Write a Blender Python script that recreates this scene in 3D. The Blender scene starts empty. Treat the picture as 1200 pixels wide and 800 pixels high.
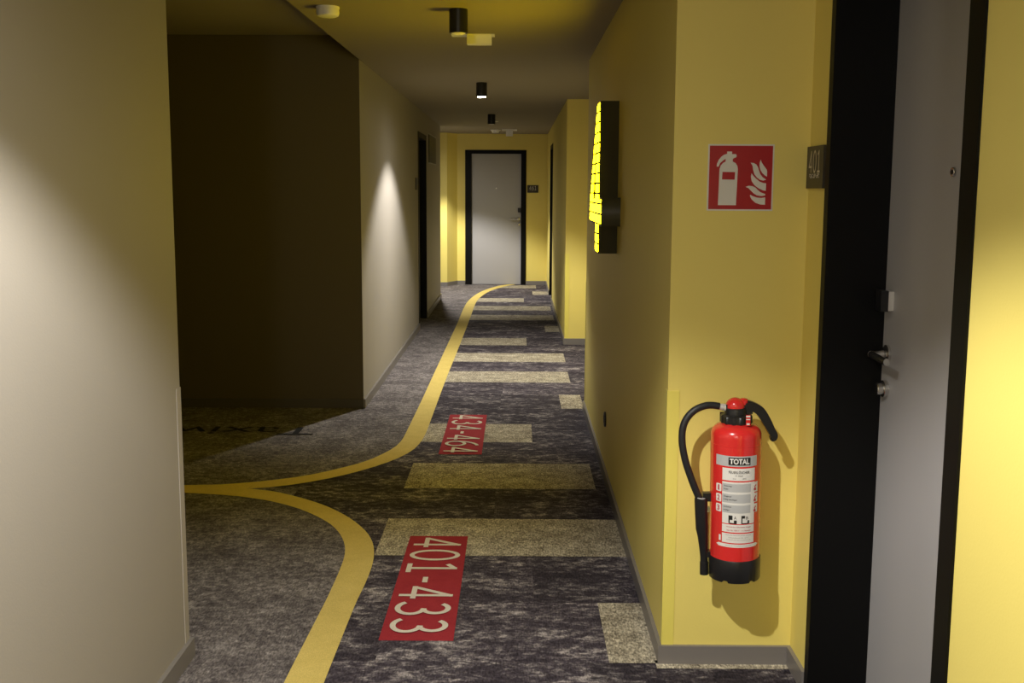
import bpy, bmesh, math, random
from mathutils import Vector, Matrix
random.seed(4)
C = bpy.context.scene.collection
PI = math.pi

# ------------------------------------------------------------------ materials
def srgb(r, g, b):
    f = lambda c: (c/255/12.92) if c/255 <= .04045 else ((c/255+.055)/1.055)**2.4
    return (f(r), f(g), f(b), 1)

def mat(name, col, rough=.6, metal=0, spec=.5, bump=0, bscale=300, vary=0, vscale=3, emit=None, estr=0, coat=0):
    m = bpy.data.materials.new(name); m.use_nodes = True
    nt = m.node_tree; b = nt.nodes['Principled BSDF']
    b.inputs['Base Color'].default_value = col
    b.inputs['Roughness'].default_value = rough
    b.inputs['Metallic'].default_value = metal
    b.inputs['Specular IOR Level'].default_value = spec
    b.inputs['Coat Weight'].default_value = coat
    if emit:
        b.inputs['Emission Color'].default_value = emit
        b.inputs['Emission Strength'].default_value = estr
    tc = nt.nodes.new('ShaderNodeTexCoord')
    if vary:
        n = nt.nodes.new('ShaderNodeTexNoise'); n.inputs['Scale'].default_value = vscale
        n.inputs['Detail'].default_value = 6
        nt.links.new(tc.outputs['Object'], n.inputs['Vector'])
        r = nt.nodes.new('ShaderNodeValToRGB')
        r.color_ramp.elements[0].position = .3; r.color_ramp.elements[1].position = .7
        r.color_ramp.elements[0].color = tuple(c*(1-vary) for c in col[:3])+(1,)
        r.color_ramp.elements[1].color = tuple(min(1, c*(1+vary)) for c in col[:3])+(1,)
        nt.links.new(n.outputs['Fac'], r.inputs['Fac']); nt.links.new(r.outputs['Color'], b.inputs['Base Color'])
    if bump:
        n = nt.nodes.new('ShaderNodeTexNoise'); n.inputs['Scale'].default_value = bscale
        nt.links.new(tc.outputs['Object'], n.inputs['Vector'])
        bp = nt.nodes.new('ShaderNodeBump'); bp.inputs['Strength'].default_value = bump; bp.inputs['Distance'].default_value = .002
        nt.links.new(n.outputs['Fac'], bp.inputs['Height']); nt.links.new(bp.outputs['Normal'], b.inputs['Normal'])
    return m

def carpet(name, ramp, scale, sc=(1, 1, 1), fine=220, fine_amt=.45, tint=False, fleck=None):
    """carpet pile: mottled colour from two noises multiplied by a fine fibre noise"""
    m = bpy.data.materials.new(name); m.use_nodes = True
    nt = m.node_tree; N = nt.nodes; L = nt.links; b = N['Principled BSDF']
    b.inputs['Roughness'].default_value = .95; b.inputs['Specular IOR Level'].default_value = .15
    tc = N.new('ShaderNodeTexCoord'); mp = N.new('ShaderNodeMapping'); mp.inputs['Scale'].default_value = sc
    L.new(tc.outputs['Object'], mp.inputs['Vector'])
    vec = mp.outputs['Vector']
    if tint:
        at = N.new('ShaderNodeAttribute'); at.attribute_name = 'tint'
        ad = N.new('ShaderNodeVectorMath'); ad.operation = 'MULTIPLY_ADD'
        ad.inputs[1].default_value = (37, 53, 19)
        L.new(at.outputs['Color'], ad.inputs[0]); L.new(vec, ad.inputs[2]); vec = ad.outputs[0]
    n1 = N.new('ShaderNodeTexNoise'); n1.inputs['Scale'].default_value = scale; n1.inputs['Detail'].default_value = 9
    n1.inputs['Roughness'].default_value = .72; n1.inputs['Distortion'].default_value = .35
    L.new(vec, n1.inputs['Vector'])
    r = N.new('ShaderNodeValToRGB'); e = r.color_ramp.elements
    e[0].position, e[0].color = ramp[0]; e[1].position, e[1].color = ramp[-1]
    for p, c in ramp[1:-1]:
        q = e.new(p); q.color = c
    n0 = N.new('ShaderNodeTexNoise'); n0.inputs['Scale'].default_value = scale*.2; n0.inputs['Detail'].default_value = 3
    L.new(vec, n0.inputs['Vector'])
    mm = N.new('ShaderNodeMath'); mm.operation = 'MULTIPLY_ADD'; mm.inputs[1].default_value = .3
    hm = N.new('ShaderNodeMath'); hm.operation = 'MULTIPLY'; hm.inputs[1].default_value = .7
    L.new(n1.outputs['Fac'], hm.inputs[0]); L.new(n0.outputs['Fac'], mm.inputs[0]); L.new(hm.outputs[0], mm.inputs[2])
    L.new(mm.outputs[0], r.inputs['Fac'])
    n2 = N.new('ShaderNodeTexNoise'); n2.inputs['Scale'].default_value = fine; n2.inputs['Detail'].default_value = 3
    mp2 = N.new('ShaderNodeMapping'); mp2.inputs['Scale'].default_value = (1.6, .55, 1)
    L.new(tc.outputs['Object'], mp2.inputs['Vector']); L.new(mp2.outputs['Vector'], n2.inputs['Vector'])
    mr = N.new('ShaderNodeMapRange'); mr.inputs[1].default_value = .3; mr.inputs[2].default_value = .7
    mr.inputs[3].default_value = 1-fine_amt; mr.inputs[4].default_value = 1+fine_amt
    L.new(n2.outputs['Fac'], mr.inputs[0])
    mx = N.new('ShaderNodeVectorMath'); mx.operation = 'SCALE'
    L.new(r.outputs['Color'], mx.inputs[0]); L.new(mr.outputs[0], mx.inputs['Scale'])
    out = mx.outputs[0]
    if tint:
        m3 = N.new('ShaderNodeMapRange'); m3.inputs[3].default_value = .78; m3.inputs[4].default_value = 1.22
        L.new(at.outputs['Fac'], m3.inputs[0])
        m4 = N.new('ShaderNodeVectorMath'); m4.operation = 'SCALE'
        L.new(out, m4.inputs[0]); L.new(m3.outputs[0], m4.inputs['Scale']); out = m4.outputs[0]
    L.new(out, b.inputs['Base Color'])
    bp = N.new('ShaderNodeBump'); bp.inputs['Strength'].default_value = .5; bp.inputs['Distance'].default_value = .003
    L.new(n2.outputs['Fac'], bp.inputs['Height']); L.new(bp.outputs['Normal'], b.inputs['Normal'])
    return m

YEL = (.83, .70, .185, 1)
M = dict(
    yellow=mat('yellow_paint', YEL, .55, bump=.12, bscale=160),
    guard=mat('yellow_guard', (.82, .72, .15, 1), .4),
    beige=mat('beige_paint', (.355, .33, .295, 1), .6, bump=.12, bscale=160),
    beige_shaded=mat('beige_paint_shaded', (.088, .070, .046, 1), .65, bump=.12, bscale=160),  # passage wall: dimness of the recess put into the paint colour
    guard_beige=mat('beige_guard', (.40, .37, .325, 1), .45),
    ceil=mat('ceiling_paint', (.27, .235, .185, 1), .8, bump=.15, bscale=120),
    base=mat('grey_baseboard', (.205, .19, .178, 1), .35),
    base_shaded=mat('grey_baseboard_shaded', (.07, .06, .05, 1), .5),  # baseboard grey darkened to carry the shade of the side passage
    black=mat('black_frame', (.0035, .0035, .0035, 1), .5, spec=.15),
    leaf=mat('grey_door', (.41, .405, .41, 1), .5, bump=.05, bscale=200),
    chrome=mat('brushed_chrome', (.7, .69, .66, 1), .22, metal=1),
    blackpl=mat('black_plastic', (.012, .012, .013, 1), .35),
    rubber=mat('black_rubber', (.014, .014, .016, 1), .5),
    red=mat('red_enamel', (.68, .026, .024, 1), .22, coat=.6),
    redsign=mat('red_sign', (.42, .01, .018, 1), .35),
    white=mat('white_print', (.75, .74, .70, 1), .45),
    alloy=mat('bright_alloy', (.72, .71, .68, 1), .3, metal=.35),
    silver=mat('silver_print', (.46, .47, .47, 1), .4),
    ink=mat('black_ink', (.012, .012, .012, 1), .5),
    redink=mat('red_ink', (.45, .02, .05, 1), .5),
    plate=mat('dark_plate', (.030, .024, .016, 1), .4),
    platenum=mat('plate_numeral', (.62, .58, .50, 1), .4),
    whitepl=mat('white_plastic', (.84, .83, .80, 1), .35),
    path=carpet('yellow_carpet', [(.3, (.60, .465, .13, 1)), (.7, (.73, .58, .18, 1))], 9, fine=260, fine_amt=.14),
    redcar=carpet('red_carpet', [(.3, (.31, .026, .036, 1)), (.7, (.40, .040, .050, 1))], 20, fine=260, fine_amt=.18),
    whitecar=carpet('cream_carpet', [(.3, (.66, .60, .50, 1)), (.7, (.80, .74, .64, 1))], 20, fine=260, fine_amt=.08),
    darktext=carpet('black_carpet', [(.3, (.01, .01, .01, 1)), (.7, (.02, .02, .02, 1))], 20),
    greycar=carpet('grey_carpet', [(.40, (.078, .069, .071, 1)), (.47, (.125, .112, .113, 1)), (.53, (.18, .163, .16, 1)), (.60, (.29, .268, .26, 1))],
                   30, sc=(1, 1, 1), fine=100, fine_amt=.5),
    streak=carpet('streaked_carpet', [(.41, (.032, .027, .035, 1)), (.50, (.060, .051, .063, 1)), (.55, (.125, .112, .120, 1)), (.62, (.34, .31, .305, 1))],
                  26, sc=(.75, 1.35, 1), fine=100, fine_amt=.5, tint=True),
    beigecar=carpet('beige_carpet', [(.40, (.19, .165, .12, 1)), (.5, (.34, .305, .23, 1)), (.60, (.53, .485, .37, 1))],
                    55, sc=(1, 1.2, 1), fine=100, fine_amt=.6, tint=True),
    scuff=mat('scuff', (.55, .42, .10, 1), .6),
)

def lit_face_material():
    m = bpy.data.materials.new('lit_grid'); m.use_nodes = True
    nt = m.node_tree; N = nt.nodes; L = nt.links; b = N['Principled BSDF']
    b.inputs['Base Color'].default_value = (.05, .05, .02, 1); b.inputs['Roughness'].default_value = .4
    tc = N.new('ShaderNodeTexCoord'); sx = N.new('ShaderNodeSeparateXYZ'); L.new(tc.outputs['Object'], sx.inputs[0])
    def cells(sock, size, off, gap):
        a = N.new('ShaderNodeMath'); a.operation = 'MULTIPLY_ADD'; a.inputs[1].default_value = 1/size; a.inputs[2].default_value = off
        L.new(sock, a.inputs[0])
        f = N.new('ShaderNodeMath'); f.operation = 'FRACT'; L.new(a.outputs[0], f.inputs[0])
        g = N.new('ShaderNodeMath'); g.operation = 'GREATER_THAN'; g.inputs[1].default_value = gap; L.new(f.outputs[0], g.inputs[0])
        return g.outputs[0]
    p = N.new('ShaderNodeMath'); p.operation = 'MULTIPLY'
    L.new(cells(sx.outputs['Z'], .0475, .1, .2), p.inputs[0]); p.inputs[1].default_value = 1
    q = N.new('ShaderNodeMath'); q.operation = 'MULTIPLY'; q.inputs[1].default_value = SIGN_E
    L.new(p.outputs[0], q.inputs[0])
    b.inputs['Emission Color'].default_value = (.95, .69, .003, 1); L.new(q.outputs[0], b.inputs['Emission Strength'])
    return m
SIGN_E = 26.0
M['lit'] = lit_face_material()
LAMP_E = 60.0
M['lamp_on'] = mat('lamp_lit', (.8, .8, .8, 1), .4, emit=(1, .93, .82, 1), estr=LAMP_E)
M['lamp_off'] = mat('lamp_unlit', (.75, .74, .7, 1), .3)

# ------------------------------------------------------------------ helpers
def link(name, me, m=None, parent=None):
    o = bpy.data.objects.new(name, me); C.objects.link(o)
    if m:
        for x in (m if isinstance(m, (list, tuple)) else [m]): me.materials.append(x)
    if parent: o.parent = parent
    return o

def obj(name, bm, m, parent=None, smooth=False, bevel=0):
    if bevel:
        bmesh.ops.bevel(bm, geom=[e for e in bm.edges if e.is_manifold and e.calc_face_angle(0) > .6], offset=bevel, segments=2, affect='EDGES')
    bmesh.ops.recalc_face_normals(bm, faces=bm.faces[:])
    me = bpy.data.meshes.new(name); bm.to_mesh(me); bm.free()
    if smooth:
        for p in me.polygons: p.use_smooth = True
        try: me.set_sharp_from_angle(angle=math.radians(38))
        except Exception: pass
    return link(name, me, m, parent)

def tag(o, label=None, cat=None, group=None, kind=None):
    if label: o['label'] = label
    if cat: o['category'] = cat
    if group: o['group'] = group
    if kind: o['kind'] = kind
    return o

def empty(name, loc, label=None, cat=None, group=None, kind=None, rot=(0, 0, 0)):
    o = bpy.data.objects.new(name, None); C.objects.link(o); o.empty_display_size = .05
    o.location = loc; o.rotation_euler = rot
    return tag(o, label, cat, group, kind)

def box(bm, x0, x1, y0, y1, z0, z1):
    v = [bm.verts.new(p) for p in ((x0,y0,z0),(x1,y0,z0),(x1,y1,z0),(x0,y1,z0),(x0,y0,z1),(x1,y0,z1),(x1,y1,z1),(x0,y1,z1))]
    for f in ((0,3,2,1),(4,5,6,7),(0,1,5,4),(1,2,6,5),(2,3,7,6),(3,0,4,7)): bm.faces.new([v[i] for i in f])
    return bm

def boxes(*bs):
    bm = bmesh.new()
    for b in bs: box(bm, *b)
    return bm

def prism(bm, pts, z0, z1):
    a = [bm.verts.new((x, y, z0)) for x, y in pts]; b = [bm.verts.new((x, y, z1)) for x, y in pts]
    n = len(pts)
    bm.faces.new(a[::-1]); bm.faces.new(b)
    for i in range(n): bm.faces.new((a[i], a[(i+1) % n], b[(i+1) % n], b[i]))
    return bm

def lathe(bm, prof, n=48, c=(0, 0), lob=None):
    rings = []
    for r, z in prof:
        ring = []
        for k in range(n):
            a = 2*PI*k/n; rr = r*(lob(a) if lob and r > 0 else 1)
            ring.append(bm.verts.new((c[0]+rr*math.cos(a), c[1]+rr*math.sin(a), z)))
        rings.append(ring)
    for a, b in zip(rings, rings[1:]):
        for k in range(n): bm.faces.new((a[k], a[(k+1) % n], b[(k+1) % n], b[k]))
    bm.faces.new(rings[0][::-1]); bm.faces.new(rings[-1])
    return bm

def cat_rom(pts, n=6):
    P = [Vector(p) for p in pts]; P = [P[0]*2-P[1]]+P+[P[-1]*2-P[-2]]; out = []
    for i in range(1, len(P)-2):
        for k in range(n):
            t = k/n; a, b, c, d = P[i-1:i+3]
            out.append(.5*((2*b)+(c-a)*t+(2*a-5*b+4*c-d)*t*t+(3*b-a-3*c+d)*t**3))
    return out+[P[-2]]

def tube(bm, pts, r, n=14, rz=None, r_end=None):
    """tube along pts; r radius, rz optional flattening in y (second radius)"""
    pts = [Vector(p) for p in pts]; rings = []; m = len(pts)
    side0 = Vector((0, 1, 0))
    for i, p in enumerate(pts):
        t = (pts[min(i+1, m-1)]-pts[max(i-1, 0)]).normalized()
        s = (side0-t*side0.dot(t))
        if s.length < .1: s = Vector((1, 0, 0))-t*t.x
        s.normalize(); u = t.cross(s)
        k = i/(m-1); rr = r if r_end is None else r+(r_end-r)*k
        ry = rz if rz else rr
        rings.append([bm.verts.new(p+u*math.cos(2*PI*j/n)*rr+s*math.sin(2*PI*j/n)*ry) for j in range(n)])
    for a, b in zip(rings, rings[1:]):
        for k in range(n): bm.faces.new((a[k], a[(k+1) % n], b[(k+1) % n], b[k]))
    bm.faces.new(rings[0][::-1]); bm.faces.new(rings[-1])
    return bm

def _eval(ob):
    C.objects.link(ob); dg = bpy.context.evaluated_depsgraph_get(); dg.update()
    me = bpy.data.meshes.new_from_object(ob.evaluated_get(dg)); bpy.data.objects.remove(ob); return me

def outline_mesh(loops, ext=0.0005):
    """filled 2D outline (holes allowed) in the XY plane, thickness 2*ext, returned as mesh data"""
    cu = bpy.data.curves.new('c', 'CURVE'); cu.dimensions = '2D'; cu.fill_mode = 'BOTH'; cu.extrude = ext
    for lp in loops:
        s = cu.splines.new('POLY'); s.points.add(len(lp)-1); s.use_cyclic_u = True
        for i, (x, y) in enumerate(lp): s.points[i].co = (x, y, 0, 1)
    return _eval(bpy.data.objects.new('c', cu))

def text_mesh(s, h, w=None, ext=0.0002, bold=0, sp=1.0):
    cu = bpy.data.curves.new('t', 'FONT'); cu.body = s; cu.size = 1; cu.extrude = 0; cu.offset = bold
    cu.align_x = 'LEFT'; cu.resolution_u = 3; cu.space_character = sp; cu.fill_mode = 'FRONT'
    me = _eval(bpy.data.objects.new('t', cu))
    xs = [v.co.x for v in me.vertices]; ys = [v.co.y for v in me.vertices]
    x0, x1, y0, y1 = min(xs), max(xs), min(ys), max(ys); k = h/(y1-y0)
    kx = (w/(x1-x0)) if w else k
    for v in me.vertices: v.co = ((v.co.x-(x0+x1)/2)*kx, (v.co.y-(y0+y1)/2)*k, 0)
    return me

def place(me, fn):
    for v in me.vertices: v.co = fn(v.co)
    return me

def join_me(name, meshes, m, parent=None):
    bm = bmesh.new()
    for me in meshes: bm.from_mesh(me)
    me = bpy.data.meshes.new(name); bm.to_mesh(me); bm.free()
    return link(name, me, m, parent)

# numerals drawn as pen strokes (unit height, local x right, y up)
def arc(cx, cy, rx, ry, a0, a1, n=18):
    return [(cx+rx*math.cos(math.radians(a0+(a1-a0)*i/n)), cy+ry*math.sin(math.radians(a0+(a1-a0)*i/n))) for i in range(n+1)]
GLYPH = {
    '4': (.60, [[(.43, 0), (.43, 1.0)], [(.455, .985), (.04, .27)], [(0, .27), (.60, .27)]]),
    '0': (.60, [arc(.30, .5, .27, .47, 0, 360, 32)]),
    '1': (.56, [[(.06, .80), (.30, .965)], [(.29, 1.0), (.29, .03)], [(.04, .045), (.52, .045)]]),
    '3': (.58, [arc(.27, .73, .22, .225, 150, -85, 16), arc(.26, .285, .27, .24, 85, -152, 20)]),
    '6': (.60, [arc(.30, .30, .26, .27, 0, 360, 30), arc(.62, .33, .58, .64, 100, 176, 14)]),
    '-': (.36, [[(.04, .42), (.32, .42)]]),
}
def stroke_poly(pts, w):
    n = len(pts); L = []; R = []
    closed = (Vector(pts[0])-Vector(pts[-1])).length < 1e-6
    for i, p in enumerate(pts):
        p = Vector(p)
        a = Vector(pts[i-1]) if i > 0 else (Vector(pts[-2]) if closed else None)
        b = Vector(pts[i+1]) if i < n-1 else (Vector(pts[1]) if closed else None)
        d1 = (p-a).normalized() if a is not None else (b-p).normalized()
        d2 = (b-p).normalized() if b is not None else d1
        t = (d1+d2)
        t = t.normalized() if t.length > 1e-3 else d1
        nrm = Vector((-t.y, t.x)); k = 1/max(.42, nrm.dot(Vector((-d1.y, d1.x))))
        L.append(p+nrm*w/2*k); R.append(p-nrm*w/2*k)
    return L, R
def glyph_mesh(s, weight, gap=.16, wsc=1.0):
    """numerals as flat mesh: returns (mesh, total width) in glyph units"""
    bm = bmesh.new(); x = 0; z = 0
    for ch in s:
        adv, strokes = GLYPH[ch]
        for st in strokes:
            L, R = stroke_poly([(px*wsc+x, py) for px, py in st], weight)
            z += .003
            lv = [bm.verts.new((p.x, p.y, z)) for p in L]; rv = [bm.verts.new((p.x, p.y, z)) for p in R]
            for i in range(len(lv)-1): bm.faces.new((lv[i], rv[i], rv[i+1], lv[i+1]))
        x += adv*wsc+gap
    bmesh.ops.recalc_face_normals(bm, faces=bm.faces[:])
    for f in bm.faces:
        if f.normal.z < 0: f.normal_flip()
    me = bpy.data.meshes.new('g'); bm.to_mesh(me); bm.free()
    return me, x-gap

# ------------------------------------------------------------------ dimensions (metres; corridor runs along +Y)
ZC, ZR = 2.363, 2.52
XL, XR, XN = -1.057, .474, .886
Y0, YA, YB, YC, YD, YE = -2.2, 3.160, 3.143, 6.975, 6.95, 16.22
YF = 9.94          # far end of the second niche
YL = 14.19         # end of the far left wall
def struct(name, bm, m, **k):
    return tag(obj(name, bm, m, **k), kind='structure')

# door opening on a wall that runs along Y: (near, far) clear opening, height
DH = 2.06
D1 = (2.058, 2.921)      # niche door beside the extinguisher
D2 = (11.08, 11.94)      # far left wall
D3 = (13.77, 14.63)      # far right wall
E0, E1 = -.716, .064     # end door leaf, along X

def tint_attr(me, vals):
    at = me.color_attributes.new('tint', 'FLOAT_COLOR', 'CORNER')
    for p in me.polygons:
        for li in p.loop_indices:
            v = vals[p.index]; at.data[li].color = (v, v, v, 1)

# ---- path edges on the carpet (x, y)
lo_out = [(-1.33, 5.025), (-1.207, 4.98), (-1.068, 4.889), (-0.918, 4.763), (-0.785, 4.603), (-0.685, 4.436), (-0.626, 4.291), (-0.593, 4.144), (-0.578, 3.987), (-0.577, 3.80), (-0.584, 3.596), (-0.586, 3.3), (-0.587, 2.99)]
lo_in = [(-1.365, 4.897), (-1.205, 4.831), (-1.03, 4.708), (-0.876, 4.54), (-0.787, 4.388), (-0.731, 4.225), (-0.707, 4.08), (-0.700, 3.93), (-0.698, 3.75), (-0.699, 3.584), (-0.705, 3.273), (-0.710, 2.989)]
up_out = [(-1.344, 5.149), (-1.144, 5.248), (-0.988, 5.384), (-0.842, 5.556), (-0.761, 5.732), (-0.712, 5.885), (-0.689, 6.06), (-0.683, 6.465), (-0.678, 7.215), (-0.676, 8.2), (-0.671, 10.016), (-0.668, 11.582), (-0.672, 12.969), (-0.65, 13.9), (-0.563, 14.825), (-0.433, 15.503), (-0.27, 16.02), (-.13, 16.25)]
up_in = [(-1.33, 5.025), (-1.195, 5.076), (-1.0, 5.203), (-0.837, 5.37), (-0.698, 5.571), (-0.612, 5.77), (-0.573, 5.99), (-0.560, 6.264), (-0.560, 6.99), (-0.560, 8.1), (-0.555, 9.0), (-0.550, 10.106), (-0.545, 11.936), (-0.545, 13.264), (-0.519, 14.127), (-0.419, 15.018), (-0.279, 15.612), (-0.145, 16.0), (-.01, 16.25)]

def interp_x(line, y):
    pts = sorted(line, key=lambda p: p[1])
    if y <= pts[0][1]: return pts[0][0]
    for a, b in zip(pts, pts[1:]):
        if a[1] <= y <= b[1]: return a[0]+(b[0]-a[0])*(y-a[1])/max(1e-6, b[1]-a[1])
    return pts[-1][0]

def left_limit(y):
    if y < 4.9: return (interp_x(lo_out, y)+interp_x(lo_in, y))/2 if y < 4.3 else interp_x(lo_out, y)-.03
    if y < 5.15: return -1.25
    return interp_x(up_in, y)-.03

# ---------------------------------------------------------------- floor (with its inlaid carpet planks)
def build_floor():
    fl = struct('floor', boxes((-4.2, 2.4, Y0-.3, 17.4, -.12, 0)), M['greycar'])
    tag(fl, 'mottled grey corridor carpet with darker streaked planks')
    y0, p = 3.135, .4805
    beige = {0: (.305, XR+.5), 2: (-.585, .465), 4: (-.568, .408), 6: (-.577, .100), 8: (.316, XR), 10: (-.575, .428), 12: (-.575, .436), 14: (-.575, .102)}
    for k in (16, 18, 20, 22, 24): beige[k] = beige[k-8 if k-8 in beige else 10]
    beige[16] = (.31, XR); beige[24] = (.23, XR); beige[22] = (-.575, .10); beige[18] = (-.575, .44); beige[26] = (-.3, .30)
    bm = bmesh.new(); mats = []; tv = []
    def quad(x0a, x0b, x1, ya, yb, z, mi, t):
        v = [bm.verts.new(q) for q in ((x0a, ya, z), (x1, ya, z), (x1, yb, z), (x0b, yb, z))]
        bm.faces.new(v); mats.append(mi); tv.append(t)
    z1, z2 = .0012, .0020
    random.seed(11)
    for k in range(-11, 28):
        ya, yb = y0+k*p, y0+(k+1)*p
        yb = min(yb, YE)
        if ya >= YE: break
        # dark streaked planks of 1 m, staggered
        brk = [-1.45+(.35 if k % 2 else 0)+.17*((k*7) % 3)]
        while brk[-1] < 2.2: brk.append(brk[-1]+1.0)
        tn = {}
        for i in range(len(brk)): tn[i] = random.random()
        n = 6
        for s in range(n):
            a = ya+(yb-ya)*s/n; b = ya+(yb-ya)*(s+1)/n; m_ = (a+b)/2
            xr = XR if YB < m_ < YD else (XR if m_ > YF else (XR if m_ < .1 else XN))
            la, lb = left_limit(a), left_limit(b); lo = max(la, lb)
            for i in range(len(brk)-1):
                q0, q1 = brk[i], min(brk[i+1], xr)
                if q1 <= lo+.001 or q0 >= xr: continue
                if q0 <= lo: quad(la, lb, q1, a, b, z1, 0, tn[i])
                else: quad(q0, q0, q1, a, b, z1, 0, tn[i])
        if k in beige:
            xa, xb = beige[k]
            if k == 0: quad(xa, xa, XR, ya, yb, z2, 1, .55)
            else: quad(xa, xa, xb, ya, yb, z2, 1, random.uniform(.35, .75))
        if k == 0: # narrow strip running on along the front of the extinguisher wall
            quad(XR-.02, XR-.02, XN, ya-.035, ya+.02, z2, 1, .8)
    me = bpy.data.meshes.new('carpet_planks'); bmesh.ops.recalc_face_normals(bm, faces=bm.faces[:])
    for f in bm.faces:
        if f.normal.z < 0: f.normal_flip()
    bm.to_mesh(me); bm.free()
    for i, pl in enumerate(me.polygons): pl.material_index = mats[i]
    tint_attr(me, tv)
    o = link('carpet_planks', me, [M['streak'], M['beigecar']], fl)
    o['label'] = 'dark streaked carpet planks with lighter beige ones'
    # yellow wayfinding line
    bm = bmesh.new(); z = .0030
    def ribbon(A, B, n=60):
        A = cat_rom([(x, y, 0) for x, y in A], 5); B = cat_rom([(x, y, 0) for x, y in B], 5)
        def res(P):
            d = [0]
            for a, b in zip(P, P[1:]): d.append(d[-1]+(b-a).length)
            out = []; j = 0
            for i in range(n+1):
                t = d[-1]*i/n
                while j < len(d)-2 and d[j+1] < t: j += 1
                f = (t-d[j])/max(1e-9, d[j+1]-d[j]); out.append(P[j].lerp(P[j+1], f))
            return out
        A, B = res(A), res(B)
        av = [bm.verts.new((p.x, p.y, z)) for p in A]; bv = [bm.verts.new((p.x, p.y, z)) for p in B]
        for i in range(n): bm.faces.new((av[i], bv[i], bv[i+1], av[i+1]))
    ribbon([(-1.35, 5.03)]+lo_out[1:]+[(-.588, 2.6), (-.589, 2.1), (-.59, 1.2), (-.59, 0), (-.59, -1.1), (-.59, -2.2)], lo_in[:]+[(-.711, 2.6), (-.712, 2.1), (-.713, 1.2), (-.714, 0), (-.715, -1.1), (-.715, -2.2)], 150)
    ribbon(up_out, [(-1.35, 5.03)]+up_in[1:], 110)
    stem = [(-1.36, 4.897), (-1.344, 5.149), (-1.507, 5.099), (-1.683, 5.085), (-4.0, 5.06), (-4.0, 4.93), (-1.641, 4.948), (-1.502, 4.930)]
    vs = [bm.verts.new((x, y, z)) for x, y in stem]; bm.faces.new(vs)
    bmesh.ops.recalc_face_normals(bm, faces=bm.faces[:])
    for f in bm.faces:
        if f.normal.z < 0: f.normal_flip()
    me = bpy.data.meshes.new('wayfinding_line'); bm.to_mesh(me); bm.free()
    o = link('wayfinding_line', me, M['path']); 
    tag(o, 'curving yellow line inlaid in the carpet, forking at the side passage', 'floor line')
build_floor()

# floor tags with room numbers
def floor_tag(txt, x0, x1, yn, yf, label, ym):
    root = empty('floor_number_panel', ((x0+x1)/2, (yn+yf)/2, 0), label, 'floor sign', 'red room number panels in the carpet')
    hx, hy = (x1-x0)/2, (yf-yn)/2
    obj('panel', boxes((-hx, hx, -hy, hy, .0005, .0042)), M['redcar'], root)
    g, w = glyph_mesh(txt, .10, gap=.175)
    H = hx*2*.80; ya, yb = ym
    k = (yb-ya)/w
    # reads away from top towards the viewer: glyph x -> -Y, glyph up -> +X
    place(g, lambda c: Vector(((c.y-.5)*H, yb-c.x*k-(yn+yf)/2, .0044+c.z*.1)))
    # keep stroke weight even: glyphs are wider than tall here
    g.name = 'numerals'; g.materials.clear()
    o = link('numerals', g, M['whitecar'], root); o['label'] = 'cream numerals'
floor_tag('401-433', -.459, -.207, 3.290, 4.330, 'red carpet panel reading 401-433, the nearer one', (3.335, 4.305))
floor_tag('434-464', -.443, -.195, 5.730, 6.757, 'red carpet panel reading 434-464, farther down the corridor', (5.745, 6.737))

# upside-down word on the carpet in the side passage
tm = text_mesh('Taxiway', .26, 1.30)
place(tm, lambda c: Vector((-1.905-c.x, 6.305-c.y, .0036)))
for p in tm.polygons: p.flip()
o = link('floor_lettering', tm, M['darktext']); tag(o, 'black word on the dark carpet of the side passage, seen upside down', 'floor lettering')


# ---------------------------------------------------------------- walls
G = .03
struct('wall_left', boxes((-4.2, XL, Y0, YA, 0, ZC)), M['beige'])
struct('wall_passage', boxes((-4.2, XL-.0015, YC-.0012, YC+.24, 0, ZR), (-4.4, -4.2, YA, YC, 0, ZR)), M['beige_shaded'])
struct('wall_left_far', boxes((-1.28, XL, YC+.24, D2[0]-.065, 0, ZC), (XL-.0015, XL, YC-.0012, YC+.24, 0, ZC), (-1.28, XL, D2[1]+.035, YL, 0, ZC), (-1.28, XL, D2[0]-.065, D2[1]+.035, DH+.06, ZC)), M['beige'])
struct('wall_end_left', prism(bmesh.new(), [(-4.2, 15.93), (-1.083, 15.93), (-.943, YE), (-.943, 16.6), (-4.2, 16.6)], 0, ZC), M['yellow'])
bm = boxes((-.943, E0-.10, YE, 16.45, 0, ZC), (E1+.08, .7, YE, 16.45, 0, ZC), (E0-.10, E1+.08, YE, 16.45, DH+.055, ZC))
struct('wall_end', bm, M['yellow'])
struct('wall_end_passage', boxes((-4.4, -4.2, YL-.3, 16.6, 0, ZC)), M['beige'])
struct('wall_right_near', boxes((XR, 2.4, Y0, .1, 0, ZC)), M['yellow'])
struct('wall_right_niche', boxes((XN, 1.14, .1, D1[0]-.067, 0, ZC), (XN, 1.14, D1[1]+.037, YB, 0, ZC), (XN, 1.14, D1[0]-.067, D1[1]+.037, DH+.06, ZC)), M['yellow'])
struct('wall_right', boxes((XR, 2.4, YB, YD, 0, ZC)), M['yellow'])
struct('wall_right_recess', boxes((XN, 2.4, YD, YF, 0, ZC)), M['yellow'])
struct('wall_right_far', boxes((XR, .73, YF, D3[0]-.067, 0, ZC), (XR, .73, D3[1]+.037, 16.45, 0, ZC), (XR, .73, D3[0]-.067, D3[1]+.037, DH+.06, ZC)), M['yellow'])
struct('wall_back', boxes((-4.2, 2.4, Y0-.2, Y0, 0, ZC)), M['beige'])
bm = boxes((-4.4, 2.4, Y0-.2, YA, ZC, ZR+.2), (XL, 2.4, YA, YC, ZC, ZR+.2), (XL, 2.4, YC, YC+.25, ZC, ZR+.2), (-4.4, 2.4, YC+.25, 16.6, ZC, ZR+.2))
struct('ceiling', bm, M['ceil'])
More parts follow.
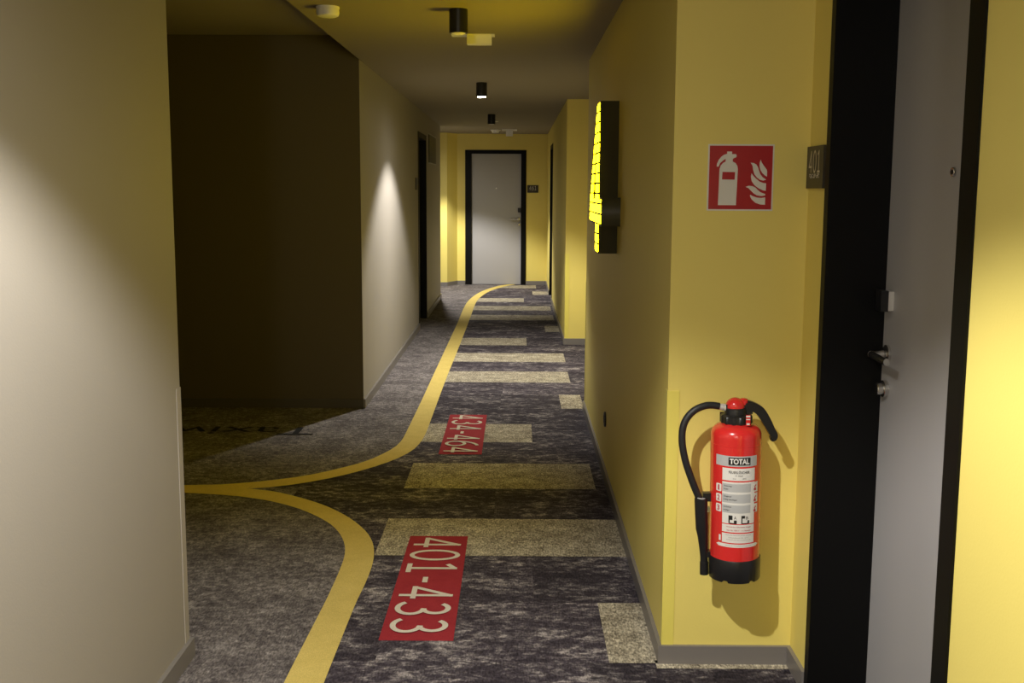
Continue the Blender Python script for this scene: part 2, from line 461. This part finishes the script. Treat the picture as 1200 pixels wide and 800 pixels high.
struct('ceiling_passage', boxes((-4.4, XL, YA, YC, ZR, ZR+.2)), M['ceil'])

# baseboards
t, h = .013, .062
def base(name, *bs, **k): struct(name, boxes(*bs), M['base'], bevel=.0025)
base('baseboard_left', (XL, XL+t+.002, Y0, YA+t, 0, h), (-4.2, XL, YA, YA+t, 0, h))
base('baseboard_left_far', (XL, XL+t+.002, YC-t-.0005, D2[0]-.066, 0, h), (XL, XL+t+.002, D2[1]+.036, YL+t, 0, h))
struct('baseboard_passage', boxes((-4.2, XL+t, YC-t, YC, 0, h)), M['base_shaded'], bevel=.002)
base('baseboard_right_near', (XR-t, XR, Y0, .1+t, 0, h))
base('baseboard_right', (XR-t, XR, YB-t, YD+t, 0, h), (XR, XN-t, YB-t, YB, 0, h))
base('baseboard_niche', (XN-t, XN, .1, D1[0]-.068, 0, h), (XN-t, XN, D1[1]+.038, YB, 0, h))
base('baseboard_recess', (XN-t, XN, YD, YF-t, 0, h), (XR, XN, YF-t, YF, 0, h))
base('baseboard_right_far', (XR-t, XR, YF-t, D3[0]-.068, 0, h), (XR-t, XR, D3[1]+.038, YE-t, 0, h))
base('baseboard_end', (-.943, E0-.101, YE-t, YE, 0, h), (E1+.081, XR, YE-t, YE, 0, h))
bm = prism(bmesh.new(), [(-4.2, 15.93-t), (-1.083+.006, 15.93-t), (-.943+.006, YE-t), (-.943, YE), (-1.083, 15.93), (-4.2, 15.93)], 0, h)
struct('baseboard_end_left', bm, M['base'])

# corner guards: thin angle profiles up to ~0.9 m
def guard(name, x, y, sx, sy, m, w=.036, z1=.892, tt=.0022):
    # x,y = wall corner; angle wraps the corner; sx, sy point from the corner along each wall face
    bm = boxes((min(x-sx*tt, x+sx*w), max(x-sx*tt, x+sx*w), min(y, y-sy*tt), max(y, y-sy*tt), h, z1),
               (min(x, x-sx*tt), max(x, x-sx*tt), min(y, y+sy*w), max(y, y+sy*w), h, z1))
    return struct(name, bm, m)
guard('trim_1', XR, YB, 1, 1, M['guard'])
guard('trim_2', XL, YA, -1, -1, M['guard_beige'])
guard('trim_3', XR, YF, 1, 1, M['guard'])
guard('trim_4', XR, YD, 1, -1, M['guard'])

# ---------------------------------------------------------------- doors



def side_door(name, xw, s, near, far, depth, label, detail=True):
    """door in a wall that runs along Y. s=+1: wall solid lies towards +X. Frame lines the opening; leaf sits back by depth."""
    root = empty(name, (xw, (near+far)/2, 0), label, None, None, 'structure')
    yc = (near+far)/2; n, f = near-yc, far-yc
    X = lambda a: a*s
    def bx(a0, a1, y0, y1, z0, z1): return (min(X(a0), X(a1)), max(X(a0), X(a1)), y0, y1, z0, z1)
    fr = boxes(bx(-.006, depth+.03, n-.067, n, 0, DH+.055), bx(-.006, depth+.03, f, f+.037, 0, DH+.055), bx(-.006, depth+.03, n, f, DH, DH+.055))
    obj('door_frame', fr, M['black'], root, bevel=.002)
    obj('door_leaf', boxes(bx(depth, depth+.045, n-.01, f+.01, .006, DH+.01)), M['leaf'], root, bevel=.001)
    # furniture at the far edge of the leaf (lock side)
    yk = f-.045
    def disc(bm, y, z, r, a0, a1, nn=28):
        b2 = bmesh.new(); lathe(b2, [(r*.9, 0), (r, .001), (r, abs(a1-a0)-.002), (r*.88, abs(a1-a0))], nn)
        R = Matrix.Rotation(-PI/2*s, 4, 'Y')
        for v in b2.verts: v.co = R @ v.co + Vector((X(a0), y, z))
        me = bpy.data.meshes.new('d'); b2.to_mesh(me); b2.free(); bm.from_mesh(me)
    d = depth
    bm = bmesh.new(); disc(bm, yk, 1.055, .026, d, d-.010)
    disc(bm, yk, 1.055, .0105, d-.008, d-.052)
    rose = obj('lever_handle', bm, M['chrome'], root, smooth=True)
    bm = bmesh.new()
    pts = [(X(d-.050), yk+.006, 1.055), (X(d-.053), yk-.02, 1.055), (X(d-.052), yk-.07, 1.054), (X(d-.050), yk-.125, 1.052)]
    tube(bm, cat_rom(pts, 5), .010, 14, rz=.0085); obj('lever', bm, M['chrome'], rose, smooth=True)
    bm = bmesh.new(); disc(bm, yk, .955, .024, d, d-.014); disc(bm, yk, .955, .017, d-.012, d-.030)
    obj('lock_cylinder', bm, M['chrome'], root, smooth=True)
    rd = obj('card_reader', boxes(bx(d-.036, d-.015, yk-.022, yk+.024, 1.178, 1.236)), M['blackpl'], root, bevel=.004)
    rd['label'] = 'black card reader on a chrome back plate'
    obj('reader_plate', boxes(bx(d-.015, d, yk-.021, yk+.023, 1.180, 1.234)), M['alloy'], rd, bevel=.001)
    bm = bmesh.new(); disc(bm, 0+.012, 1.560, .0125, d, d-.007)
    ph = obj('peephole', bm, M['chrome'], root, smooth=True)
    bm = bmesh.new(); disc(bm, 0+.012, 1.560, .0065, d-.006, d-.0085); obj('peephole_lens', bm, M['blackpl'], ph, smooth=True)
    return root
side_door('door_1', XN, 1, D1[0], D1[1], .17, 'grey room door in a deep black frame beside the fire extinguisher')
side_door('door_2', XL, -1, D2[0], D2[1], .17, 'room door in a black frame in the far left beige wall')
side_door('door_3', XR, 1, D3[0], D3[1], .17, 'room door in a black frame at the far right, near the end of the corridor')

# end door (faces the viewer)
root = empty('door_4', ((E0+E1)/2, YE, 0), 'grey door in a black frame closing the end of the corridor', None, None, 'structure')
c = (E0+E1)/2; a, b = E0-c, E1-c
obj('door_frame', boxes((a-.10, a, -.012, .14, 0, DH+.05), (b, b+.08, -.012, .14, 0, DH+.05), (a, b, -.012, .14, DH-.005, DH+.05)), M['black'], root, bevel=.002)
obj('door_leaf', boxes((a-.005, b+.005, .035, .08, .006, DH)), M['leaf'], root)
bm = bmesh.new()
def ydisc(bm, x, z, r, y0, y1):
    b2 = bmesh.new(); lathe(b2, [(r*.9, 0), (r, .001), (r, abs(y1-y0)-.001), (r*.9, abs(y1-y0))], 24)
    for v in b2.verts: v.co = Vector((x+v.co.x, y0-v.co.z, z+v.co.y))
    me = bpy.data.meshes.new('d'); b2.to_mesh(me); b2.free(); bm.from_mesh(me)
ydisc(bm, b-.045, 1.045, .025, .035, .025); ydisc(bm, b-.045, 1.045, .010, .027, -.012)
lv = obj('lever_handle', bm, M['chrome'], root, smooth=True)
bm = bmesh.new(); tube(bm, [(b-.038, -.012, 1.045), (b-.08, -.015, 1.045), (b-.165, -.013, 1.040)], .012, 12); obj('lever', bm, M['chrome'], lv, smooth=True)
bm = bmesh.new(); ydisc(bm, b-.035, .955, .022, .035, .02); obj('lock_cylinder', bm, M['chrome'], root, smooth=True)
obj('card_reader', boxes((b-.05, b+.0, .005, .035, 1.145, 1.215)), M['blackpl'], root, bevel=.004)
bm = bmesh.new(); ydisc(bm, .0, 1.52, .008, .035, .030); obj('peephole', bm, M['chrome'], root, smooth=True)

# ---------------------------------------------------------------- number plates
def number_plate(txt, loc, rz, w, hh, label, dots=True):
    """plate facing local -Y, centred on loc"""
    root = empty('number_sign', loc, label, 'room number sign', 'room number plates', rot=(0, 0, rz))
    obj('plate', boxes((-w/2, w/2, -.010, 0, -hh/2, hh/2)), M['plate'], root, bevel=.0015)
    if not txt: return root
    g, gw = glyph_mesh(txt, .10, gap=.24)
    H = hh*.52; k = H*.80
    place(g, lambda c: Vector(((c.x-gw/2)*k, -.0104-c.z*.05, hh*.13+(c.y-.5)*H)))
    g.materials.clear(); link('numerals', g, M['platenum'], root)['label'] = 'pale grey numerals'
    if dots:
        bm = bmesh.new()
        for i in range(14):
            if i in (4, 9): continue
            x = -w*.28+w*.56*i/13
            for j in range(3):
                if (i*3+j*5) % 4: box(bm, x-.0013, x+.0013, -.0112, -.0099, -hh*.24+j*.0045-.0013, -hh*.24+j*.0045+.0013)
        obj('braille_dots', bm, M['platenum'], root)
    return root
number_plate('401', (XN, 3.052, 1.582), -PI/2, .165, .124, 'dark plate reading 401 on the yellow wall beside the nearest door frame')
number_plate('461', (.247, YE, 1.512), 0, .175, .118, 'dark plate on the end wall, right of the grey end door')
number_plate('', (XL, 10.78, 1.56), PI/2, .165, .124, 'dark plate seen edge-on beside the black door on the beige wall')

# ---------------------------------------------------------------- fire sign
root = empty('fire_extinguisher_sign', (.678, YB, 1.5515), 'square red pictogram sign of a fire extinguisher and flames, on the yellow wall', 'safety sign')
obj('sign_plate', boxes((-.1, .1, -.0022, 0, -.1, .1)), M['white'], root)
obj('sign_field', boxes((-.0955, .0955, -.0027, -.0021, -.0955, .0955)), M['redsign'], root)
def zs(a, b): return ((a-411)/6*.00260, (405-b)/6*.00256)
def q(*p): return [zs(a, b) for a, b in p]
def front(me, y): return place(me, lambda c: Vector((c.x, y-c.z, c.y)))
ext_shape = q((258,600),(262,345),(270,320),(285,302),(303,292),(303,272),(285,285),(265,303),(255,328),(242,328),(243,308),(254,282),(272,258),(290,245),(312,238),(312,222),(346,222),(346,240),(372,240),(379,248),(376,262),(360,268),(352,275),(352,292),(372,302),(386,322),(390,345),(384,600))
hole = q((283,365),(281,418),(370,420),(372,366))
fl = [q((548,278),(556,300),(572,322),(590,345),(595,358),(595,397),(580,388),(562,372),(548,350),(541,325),(541,300)),
      q((478,299),(500,302),(518,312),(530,330),(538,355),(548,380),(566,402),(590,418),(570,425),(548,420),(525,403),(507,380),(497,350),(492,322)),
      q((487,374),(500,392),(520,412),(545,432),(570,442),(591,445),(590,497),(570,494),(540,480),(510,458),(490,430),(483,400)),
      q((448,470),(470,462),(495,464),(518,475),(535,492),(555,508),(588,520),(586,530),(560,534),(530,530),(505,515),(485,495),(468,478)),
      q((481,525),(500,535),(530,545),(560,548),(588,544),(588,596),(555,594),(520,582),(495,560),(483,540))]
o = join_me('extinguisher_pictogram', [front(outline_mesh([ext_shape, hole]), -.0030)], M['white'], root)
o = join_me('flame_pictogram', [front(outline_mesh([f]), -.0030) for f in fl], M['white'], root)

# ---------------------------------------------------------------- fire extinguisher
R = .076
def extinguisher():
    root = empty('fire_extinguisher', (.675, 3.04, .337), 'red fire extinguisher with black hose and base hung on the yellow wall', 'fire extinguisher', rot=(0, math.radians(-.9), 0))
    bm = bmesh.new()
    prof = [(R-.004, .03), (R, .035), (R, .4185), (R, .4189), (R+.0006, .4193), (R+.0006, .4209), (R, .4213), (R, .4217), (R, .4425), (R, .443), (R-.001, .452), (R-.004, .460), (R-.010, .468), (R-.019, .474), (.044, .479), (.040, .488)]
    lathe(bm, prof, 96); obj('cylinder', bm, M['red'], root, smooth=True)
    # black foot ring with notches in the lower rim
    bm = bmesh.new(); n = 120; Rb = R+.0028; rings = []
    for r, z, low in ((R-.008, .0, 1), (Rb-.0015, 0, 1), (Rb, .003, 1), (Rb+.0004, .066, 0), (Rb-.001, .069, 0), (R, .069, 0)):
        ring = []
        for k in range(n):
            a = 360*k/n
            notch = low and (any(abs((a-c0+180) % 360-180) < 5.5 for c0 in (238, 302, 60, 120, 180, 0)))
            aa = math.radians(a); ring.append(bm.verts.new((r*math.cos(aa), r*math.sin(aa), z+(.006 if notch else 0))))
        rings.append(ring)
    for a, b in zip(rings, rings[1:]):
        for k in range(n): bm.faces.new((a[k], a[(k+1) % n], b[(k+1) % n], b[k]))
    bm.faces.new(rings[0][::-1])
    obj('foot_ring', bm, M['blackpl'], root, smooth=True)
    # neck nut
    bm = bmesh.new()
    lathe(bm, [(.044, .480), (.0465, .482), (.0465, .501), (.044, .504), (.034, .507)], 96, lob=lambda a: 1+.035*(1 if math.sin(12*a) > .1 else -.4))
    obj('neck_nut', bm, M['blackpl'], root, smooth=True)
    # inspection seal hanging over the nut
    tg = obj('inspection_seal', boxes((.018, .031, -.0500, -.0485, .480, .513)), M['red'], root, bevel=.0008); tg['label'] = 'red and white seal'
    obj('seal_print', boxes((.0185, .0305, -.0506, -.0499, .506, .511), (.0185, .0305, -.0506, -.0499, .498, .501), (.020, .029, -.0506, -.0499, .483, .488)), M['white'], tg)
    # valve head: black collar and red cap
    bm = bmesh.new(); lathe(bm, [(.034, .505), (.0338, .512), (.0318, .524), (.028, .527)], 48, c=(-.003, 0))
    box(bm, .010, .046, -.014, .014, .508, .541); box(bm, -.034, -.020, -.012, .012, .510, .536)
    obj('valve_body', bm, M['blackpl'], root, smooth=True, bevel=.001)
    bm = bmesh.new(); pr = [(.0280, .509), (.0285, .531)]+[(.0285*math.cos(t_), .531+.0255*math.sin(t_)) for t_ in [PI/2*i/8 for i in range(1, 8)]]+[(.002, .5565)]
    lathe(bm, pr, 48, c=(-.004, 0))
    b2 = bmesh.new(); lathe(b2, [(.012, 0), (.0145, .002), (.0145, .014), (.010, .019), (.002, .0205)], 28)
    for v in b2.verts: v.co += Vector((.021, .0, .534))
    me = bpy.data.meshes.new('x'); b2.to_mesh(me); b2.free(); bm.from_mesh(me)
    obj('strike_cap', bm, M['red'], root, smooth=True)
    # carrying lever, drooping to the right
    bm = bmesh.new()
    cl = cat_rom([(.026, .537), (.045, .530), (.070, .515), (.090, .485), (.1045, .457), (.1135, .441), (.112, .431), (.104, .428)], 4)
    W = [.0125, .0135, .014, .0128, .0112, .0105, .009, .006]
    n = len(cl); L = []; Rr = []
    for i, p in enumerate(cl):
        t_ = (cl[min(i+1, n-1)]-cl[max(i-1, 0)]).normalized(); u = i/(n-1)*(len(W)-1); j = min(int(u), len(W)-2); w = W[j]+(W[j+1]-W[j])*(u-j)
        nn = Vector((-t_.y, t_.x)); L.append(p.xy+nn*w if len(p) > 2 else p+nn*w); Rr.append(p.xy-nn*w if len(p) > 2 else p-nn*w)
    outl = [tuple(v) for v in L]+[tuple(v) for v in Rr[::-1]]
    fa = [bm.verts.new((x, -.011, z)) for x, z in outl]; fb = [bm.verts.new((x, .011, z)) for x, z in outl]
    m_ = len(L)
    for i in range(m_-1):
        j = 2*m_-1-i
        bm.faces.new((fa[i], fa[i+1], fa[j-1], fa[j])); bm.faces.new((fb[j], fb[j-1], fb[i+1], fb[i]))
    for i in range(2*m_): bm.faces.new((fa[i], fb[i], fb[(i+1) % (2*m_)], fa[(i+1) % (2*m_)]))
    obj('carry_lever', bm, M['blackpl'], root, smooth=True, bevel=.002)
    # hose with its chrome coupling, trigger gun and clip
    bm = bmesh.new()
    tube(bm, [(-.026, 0, .524), (-.036, 0, .526)], .0115, 20); tube(bm, [(-.036, 0, .526), (-.058, 0, .5305)], .0095, 20); tube(bm, [(-.041, 0, .527), (-.045, 0, .528)], .0108, 20)
    obj('hose_coupling', bm, M['alloy'], root, smooth=True)
    bm = bmesh.new()
    hp = cat_rom([(-.052, 0, .530), (-.075, -.001, .5335), (-.098, -.004, .532), (-.128, -.008, .520), (-.152, -.010, .495), (-.164, -.012, .463), (-.165, -.013, .42), (-.156, -.013, .37), (-.142, -.012, .325), (-.126, -.010, .282), (-.112, -.008, .248), (-.104, -.007, .225)], 6)
    tube(bm, hp, .0108, 18)
    hose = obj('hose', bm, M['rubber'], root, smooth=True)
    bm = bmesh.new()
    gp = [(-.1055, -.007, .246, .0195), (-.105, -.007, .235, .0200), (-.103, -.006, .19, .0195), (-.101, -.006, .15, .0190), (-.098, -.005, .125, .0160), (-.095, -.004, .09, .0135), (-.0935, -.004, .06, .0115), (-.093, -.004, .045, .0115), (-.093, -.004, .044, .0130), (-.0925, -.004, .004, .0130)]
    rings = []
    for x, y, z, r in gp: rings.append([bm.verts.new((x+r*math.cos(2*PI*k/24), y+r*.85*math.sin(2*PI*k/24), z)) for k in range(24)])
    for a, b in zip(rings, rings[1:]):
        for k in range(24): bm.faces.new((a[k], b[k], b[(k+1) % 24], a[(k+1) % 24]))
    bm.faces.new(rings[0]); bm.faces.new(rings[-1][::-1])
    gun = obj('spray_gun', bm, M['blackpl'], root, smooth=True)
    bm = bmesh.new(); tube(bm, [(-.1075, -.007, .247), (-.107, -.007, .2495)], .0155, 20); obj('hose_ring', bm, M['silver'], gun, smooth=True)
    cp = obj('hose_clip', boxes((-.100, -.068, -.010, .012, .236, .262)), M['blackpl'], root, bevel=.002)
    obj('gun_clip', boxes((-.092, -.066, -.012, .012, .06, .078)), M['blackpl'], root, bevel=.002)
    obj('clip_screw', boxes((-.089, -.079, -.014, -.006, .204, .222)), M['chrome'], cp, bevel=.001)
    # wall bracket behind the cylinder
    obj('wall_bracket', boxes((-.022, .022, .070, .1025, .30, .46), (-.03, .03, .096, .1025, .27, .49)), M['blackpl'], root, bevel=.002)
    # printed label, wrapped round the cylinder
    def wrap(me, dr, ang, z, sc=1):
        def fn(c):
            th = math.radians(ang)+c.x/R; r = R+dr+c.z*0
            return Vector((r*math.sin(th), -r*math.cos(th), z+c.y))
        return place(me, fn)
    def patch(a0, a1, z0, z1, rad=0, dr=.0004):
        bm = bmesh.new(); n = 16; hx = math.radians(a1-a0)/2*R; hh = (z1-z0)/2
        lo = []; hi = []
        for i in range(n+1):
            x = -hx+2*hx*i/n; e = 0
            if rad:
                ed = hx-abs(x)
                if ed < rad: e = rad-math.sqrt(max(0, rad*rad-(rad-ed)**2))
            lo.append(bm.verts.new((x, -hh+e, 0))); hi.append(bm.verts.new((x, hh-e, 0)))
        for i in range(n): bm.faces.new((lo[i], lo[i+1], hi[i+1], hi[i]))
        me = bpy.data.meshes.new('p'); bm.to_mesh(me); bm.free()
        return wrap(me, dr, (a0+a1)/2, (z0+z1)/2)
    def rpatch(a0, a1, z0, z1, rad, dr=.0004): # finer columns at the ends for the rounded corners
        return patch(a0, a1, z0, z1, rad, dr)
    def txt(s, ang, z, hh, w, dr=.0010, bold=0, left=False):
        me = text_mesh(s, hh, w, bold=bold)
        if left: place(me, lambda c: Vector((c.x+w/2, c.y, 0)))
        return wrap(me, dr, ang, z)
    LC = -4
    lab = join_me('label', [patch(-42, 35, .3188, .3566), patch(-42, 35, .2205, .3145), patch(-41, 35, .1865, .2235), patch(-41, 35, .1600, .1838), patch(-41, 35, .1269, .1560),
                            rpatch(-56, 50, .1130, .1232, .005), rpatch(-59, -44, .2815, .3050, .003), rpatch(-59, -44, .2500, .2740, .003), rpatch(-59, -44, .2190, .2430, .003),
                            patch(35, 46, .2815, .3125), patch(35, 46, .2500, .2780), patch(35, 46, .2190, .2450), patch(-49, -44, .130, .148)], M['white'], root)
    lab['label'] = 'white instruction label'
    join_me('label_band', [patch(-60, 41, .3618, .3935), patch(-41.5, 24, .2840, .3090, dr=.0007), patch(-41.5, 24, .2505, .2770, dr=.0007), patch(-41.5, 24, .2195, .2440, dr=.0007)], M['silver'], lab)
    join_me('brand_box', [patch(-28, 22, .3660, .3895, dr=.0007)], M['ink'], lab)
    join_me('brand_lettering', [txt('TOTAL', -3, .3778, .0170, .0590, bold=.035)], M['white'], lab)
    join_me('heading', [wrap(text_mesh('FEUERLÖSCHER', .0098, .0620, bold=.02, sp=1.18), .001, -3.5, .3455)], M['ink'], lab)
    small = [txt('6 l  Schaum', -3.5, .3345, .0040, .021, bold=.01), txt('21 A', -14, .3255, .0034, .009), txt('183 B', 8, .3255, .0034, .010),
             txt('Sicherung', -38, .3015, .0056, .0240, left=True, bold=.012), txt('lösen', -38, .2925, .0046, .0140, left=True, bold=.012),
             txt('Schlagknopf', -38, .2695, .0056, .0240, left=True, bold=.012), txt('kräftig einschlagen', -38, .2600, .0056, .0400, left=True, bold=.012),
             txt('Löschpistole', -38, .2375, .0056, .0240, left=True, bold=.012), txt('betätigen', -38, .2280, .0056, .0190, left=True, bold=.012)]
    join_me('rating_text', small[:3], M['ink'], lab)
    join_me('instructions', small[3:], M['ink'], lab)
    join_me('step_numbers', [txt('1', -51.5, .2932, .0165, .0055, bold=.03), txt('2', -51.5, .2620, .0165, .0090, bold=.03), txt('3', -51.5, .2310, .0165, .0090, bold=.03)], M['redink'], lab)
    join_me('warning_text', [txt('Vorsicht bei elektrischen Anlagen', -2.5, .1765, .0050, .076, bold=.008), txt('Nur bis 1000 V  1 m Abstand', -2.5, .1665, .0046, .072, bold=.008)], M['redink'], lab)
    # small pictograms (hand, flame, hose figures) and the A / B class boxes
    pic = []
    for zc in (.2975, .2640, .2320):
        pic += [patch(33, 40, zc-.011, zc-.004, dr=.0009), patch(35, 38, zc-.005, zc+.003, dr=.0009), patch(37, 41, zc+.002, zc+.006, dr=.0009)]
    join_me('red_pictograms', pic, M['redink'], lab)
    fb = [patch(-26, -17, .1985, .2120, dr=.0008), patch(-26, -23, .1880, .1990, dr=.0008), patch(-14, -7.5, .1870, .1975, dr=.0008), patch(-24, -8, .1865, .1895, dr=.0008),
          patch(2.5, 5, .1870, .2120, dr=.0008), patch(5, 11, .2035, .2120, dr=.0008), patch(17, 21.5, .1870, .1975, dr=.0008), patch(5, 19, .1865, .1895, dr=.0008),
          txt('A', -11, .2050, .0095, .0075), txt('B', 16, .2050, .0095, .0065)]
    join_me('fire_class_symbols', fb, M['ink'], lab)
    fine = []
    for i, s in enumerate(['Nach jeder Benutzung wieder neu füllen', 'Funktionsbereich 0 bis +60 °C', 'Prüfung alle zwei Jahre durch Fachkraft']):
        fine.append(txt(s, -2.5, .1510-.0072*i, .0036, (.078, .060, .074)[i]))
    fine.append(txt('Wartung durch autorisierten Kundendienst', -2.5, .1182, .0034, .082))
    join_me('fine_print', fine, M['base'], lab)
    return root
extinguisher()

# ---------------------------------------------------------------- lit number four on the right wall
def lit_four():
    root = empty('illuminated_sign', (XR, 5.06, 1.21), 'glowing yellow box numeral 4 sticking out from the yellow right wall', 'illuminated sign')
    # outline in (u along -Y from the left tip, z) as seen facing the wall
    Yl, Yn = 5.41, 4.715
    P = [(4.852, 1.922), (4.985, 1.922), (5.41, 1.455), (5.41, 1.345), (5.025, 1.345), (5.025, 1.212), (4.852, 1.212), (4.852, 1.345), (Yn, 1.345), (Yn, 1.475), (4.852, 1.475)]
    Hh = [(5.045, 1.478), (5.20, 1.478), (5.045, 1.74)]
    loops = [[(5.06-y, z-1.21) for y, z in P], [(5.06-y, z-1.21) for y, z in Hh]]
    D = .088
    me = outline_mesh(loops, ext=D/2)
    place(me, lambda c: Vector((-D/2-c.z-.0005, -c.x, c.y)))
    body = join_me('numeral_casing', [me], mat('casing_olive', (.075, .072, .04, 1), .45), root)
    import mathutils
    P2 = [(4.862, 1.914), (4.982, 1.914), (5.40, 1.452), (5.40, 1.353), (5.015, 1.353), (5.015, 1.220), (4.862, 1.220), (4.862, 1.353), (Yn+.008, 1.353), (Yn+.008, 1.467), (4.862, 1.467)]
    H2 = [(5.030, 1.466), (5.222, 1.466), (5.030, 1.80)]
    me = outline_mesh([[(5.06-y, z-1.21) for y, z in P2], [(5.06-y, z-1.21) for y, z in H2]], ext=.0015)
    place(me, lambda c: Vector((-D-.002-c.z, -c.x, c.y)))
    join_me('lit_face', [me], M['lit'], root)
    # thin metal lips along the cross-bar
    for zz in (.2655, .1335):
        obj('metal_lip', boxes((-.055, -.001, .3445, .3465, zz-.0012, zz+.0012)), M['chrome'], root)
    return root
lit_four()

# ---------------------------------------------------------------- small wall fittings
root = empty('wall_socket', (XR, 5.30, .31), 'black round socket low on the yellow right wall', 'socket', rot=(0, 0, -PI/2))
bm = bmesh.new(); b2 = bmesh.new(); lathe(b2, [(.040, 0), (.040, .006), (.037, .009), (.024, .009), (.022, .003)], 36)
for v in b2.verts: v.co = Vector((v.co.x, -v.co.z, v.co.y))
obj('socket_plate', b2, M['blackpl'], root, smooth=True)
bm.free()
obj('plug_pins', boxes((-.012, -.007, -.0085, -.002, -.003, .003), (.007, .012, -.0085, -.002, -.003, .003)), M['chrome'], root)

root = empty('display_frame', (XL, 12.83, 1.985), 'dark wall panel with pale top and bottom edges, beyond the black door', 'wall sign', rot=(0, 0, PI/2))
obj('frame_panel', boxes((-.50, .50, -.010, 0, -.165, .165)), M['plate'], root, bevel=.002)
obj('edge_strip', boxes((-.50, .50, -.016, 0, .165, .174), (-.50, .50, -.016, 0, -.174, -.165)), M['silver'], root, bevel=.001)

# ---------------------------------------------------------------- ceiling fittings
def downlight(x, y, on, label):
    root = empty('ceiling_downlight', (x, y, ZC), label, 'ceiling light', 'black cylinder downlights')
    bm = bmesh.new(); r = .0445; Hh = .112
    lathe(bm, [(r-.001, 0), (r, -.001), (r, -Hh+.001), (r-.001, -Hh), (r-.007, -Hh), (r-.010, -Hh+.012)], 48)
    hs = obj('lamp_housing', bm, M['blackpl'], root, smooth=True)
    bm = bmesh.new(); rr = r-.0075
    pts = [(rr*math.cos(t_), -Hh+.004-.010*math.sin(t_)) for t_ in [PI/2*i/6 for i in range(6)]]+[(.002, -Hh-.006)]
    lathe(bm, [(rr, -Hh+.009)]+pts, 40)
    obj('lamp_lens', bm, M['lamp_on' if on else 'lamp_off'], root, smooth=True)
    return root
downlight(-.285, 5.036, False, 'unlit black cylinder ceiling light nearest the viewer, above the fork in the line')
downlight(-.292, 8.456, True, 'lit black cylinder ceiling light with a bright white lamp')
downlight(-.300, 12.0, False, 'farthest black cylinder ceiling light, unlit, in front of the end wall')

root = empty('smoke_detector', (-.90, 4.98, ZC), 'round white smoke detector on the ceiling at the upper left', 'smoke detector')
bm = bmesh.new(); lathe(bm, [(.055, 0), (.055, -.010), (.052, -.012)], 48); obj('detector_base', bm, M['whitepl'], root, smooth=True)
bm = bmesh.new(); lathe(bm, [(.053, -.011), (.054, -.030), (.050, -.042), (.038, -.047), (.006, -.048)], 48); obj('detector_head', bm, M['whitepl'], root, smooth=True)

root = empty('emergency_light', (-.215, 5.86, ZC), 'small white box fitting on the ceiling behind the nearest black cylinder light', 'emergency light')
obj('light_box', boxes((-.068, .068, -.035, .035, -.052, -.004)), M['whitepl'], root, bevel=.004)
obj('mounting_plate', boxes((-.155, .085, -.05, .05, -.004, 0)), M['whitepl'], root, bevel=.001)

root = empty('ceiling_sensor', (-.29, 13.2, ZC), 'tiny white sensor disc on the ceiling just past the farthest black cylinder', 'sensor')
bm = bmesh.new(); lathe(bm, [(.05, 0), (.05, -.006), (.044, -.010), (.01, -.012)], 32); obj('sensor_disc', bm, M['whitepl'], root, smooth=True)

root = empty('smoke_detector', (-.32, 15.1, ZC), 'small round white detector on the ceiling above the end door', 'smoke detector')
bm = bmesh.new(); lathe(bm, [(.075, 0), (.075, -.012), (.05, -.03), (.05, -.046), (.01, -.05)], 32); obj('detector_head', bm, M['whitepl'], root, smooth=True)
root = empty('emergency_light', (-.115, 15.0, ZC), 'white box fitting on a plate on the ceiling right above the end door', 'emergency light')
obj('mounting_plate', boxes((-.11, .11, -.09, .09, -.018, 0)), M['whitepl'], root, bevel=.003)
obj('light_box', boxes((-.05, .05, -.05, .05, -.095, -.018)), M['whitepl'], root, bevel=.006)

# ---------------------------------------------------------------- lights
def spot(name, loc, power, half, blend, rad=.02, col=(1, .95, .88), tilt=(0, 0, 0)):
    l = bpy.data.lights.new(name, 'SPOT'); l.energy = power; l.spot_size = math.radians(2*half); l.spot_blend = blend
    l.shadow_soft_size = rad; l.color = col
    o = bpy.data.objects.new(name, l); C.objects.link(o); o.location = loc; o.rotation_euler = tilt
    return o
ZL = ZC-.125
P = 142
for x, y, p, q in ((-.285, 1.58, P*1.28, 24), (-.292, 8.456, P*1.55, 15), (-1.12, 14.65, P*1.95, 36)):
    spot('downlight_beam', (x, y, ZL), p, 58, .36)
    spot('downlight_spill', (x, y, ZL), q, 89, 1)
# fill light added behind the viewer to brighten the upper yellow wall
l = bpy.data.lights.new('added_fill_light', 'POINT'); l.energy = 72; l.shadow_soft_size = .11; l.color = (1, .93, .82)
lo = bpy.data.objects.new('added_fill_light', l); C.objects.link(lo); lo.location = (-.29, -1.75, 2.10)

w = bpy.data.worlds.new('w'); bpy.context.scene.world = w; w.use_nodes = True
w.node_tree.nodes['Background'].inputs[0].default_value = (.01, .01, .01, 1)
w.node_tree.nodes['Background'].inputs[1].default_value = 0

# ---------------------------------------------------------------- camera
Yv = Vector((6, 151, -1200)).normalized(); U = Vector((47, 9628, 1200)); U = (U-Yv*U.dot(Yv)).normalized(); Xv = Yv.cross(U)
Rc = Matrix((Xv, Yv, U))     # rows: world axes in camera coordinates -> camera-to-world rotation
cam = bpy.data.cameras.new('camera'); co = bpy.data.objects.new('camera', cam); C.objects.link(co)
co.matrix_world = Matrix.Translation((0, 0, 1.515)) @ Rc.to_4x4()
cam.sensor_width = 36; cam.sensor_fit = 'HORIZONTAL'; cam.lens = 36.0; cam.shift_y = -28/1200
cam.clip_start = .05; cam.clip_end = 100
sc = bpy.context.scene; sc.camera = co
sc.view_settings.view_transform = 'Standard'; sc.view_settings.look = 'None'; sc.view_settings.gamma = 1
sc.view_settings.use_curve_mapping = False; sc.view_settings.exposure = 0
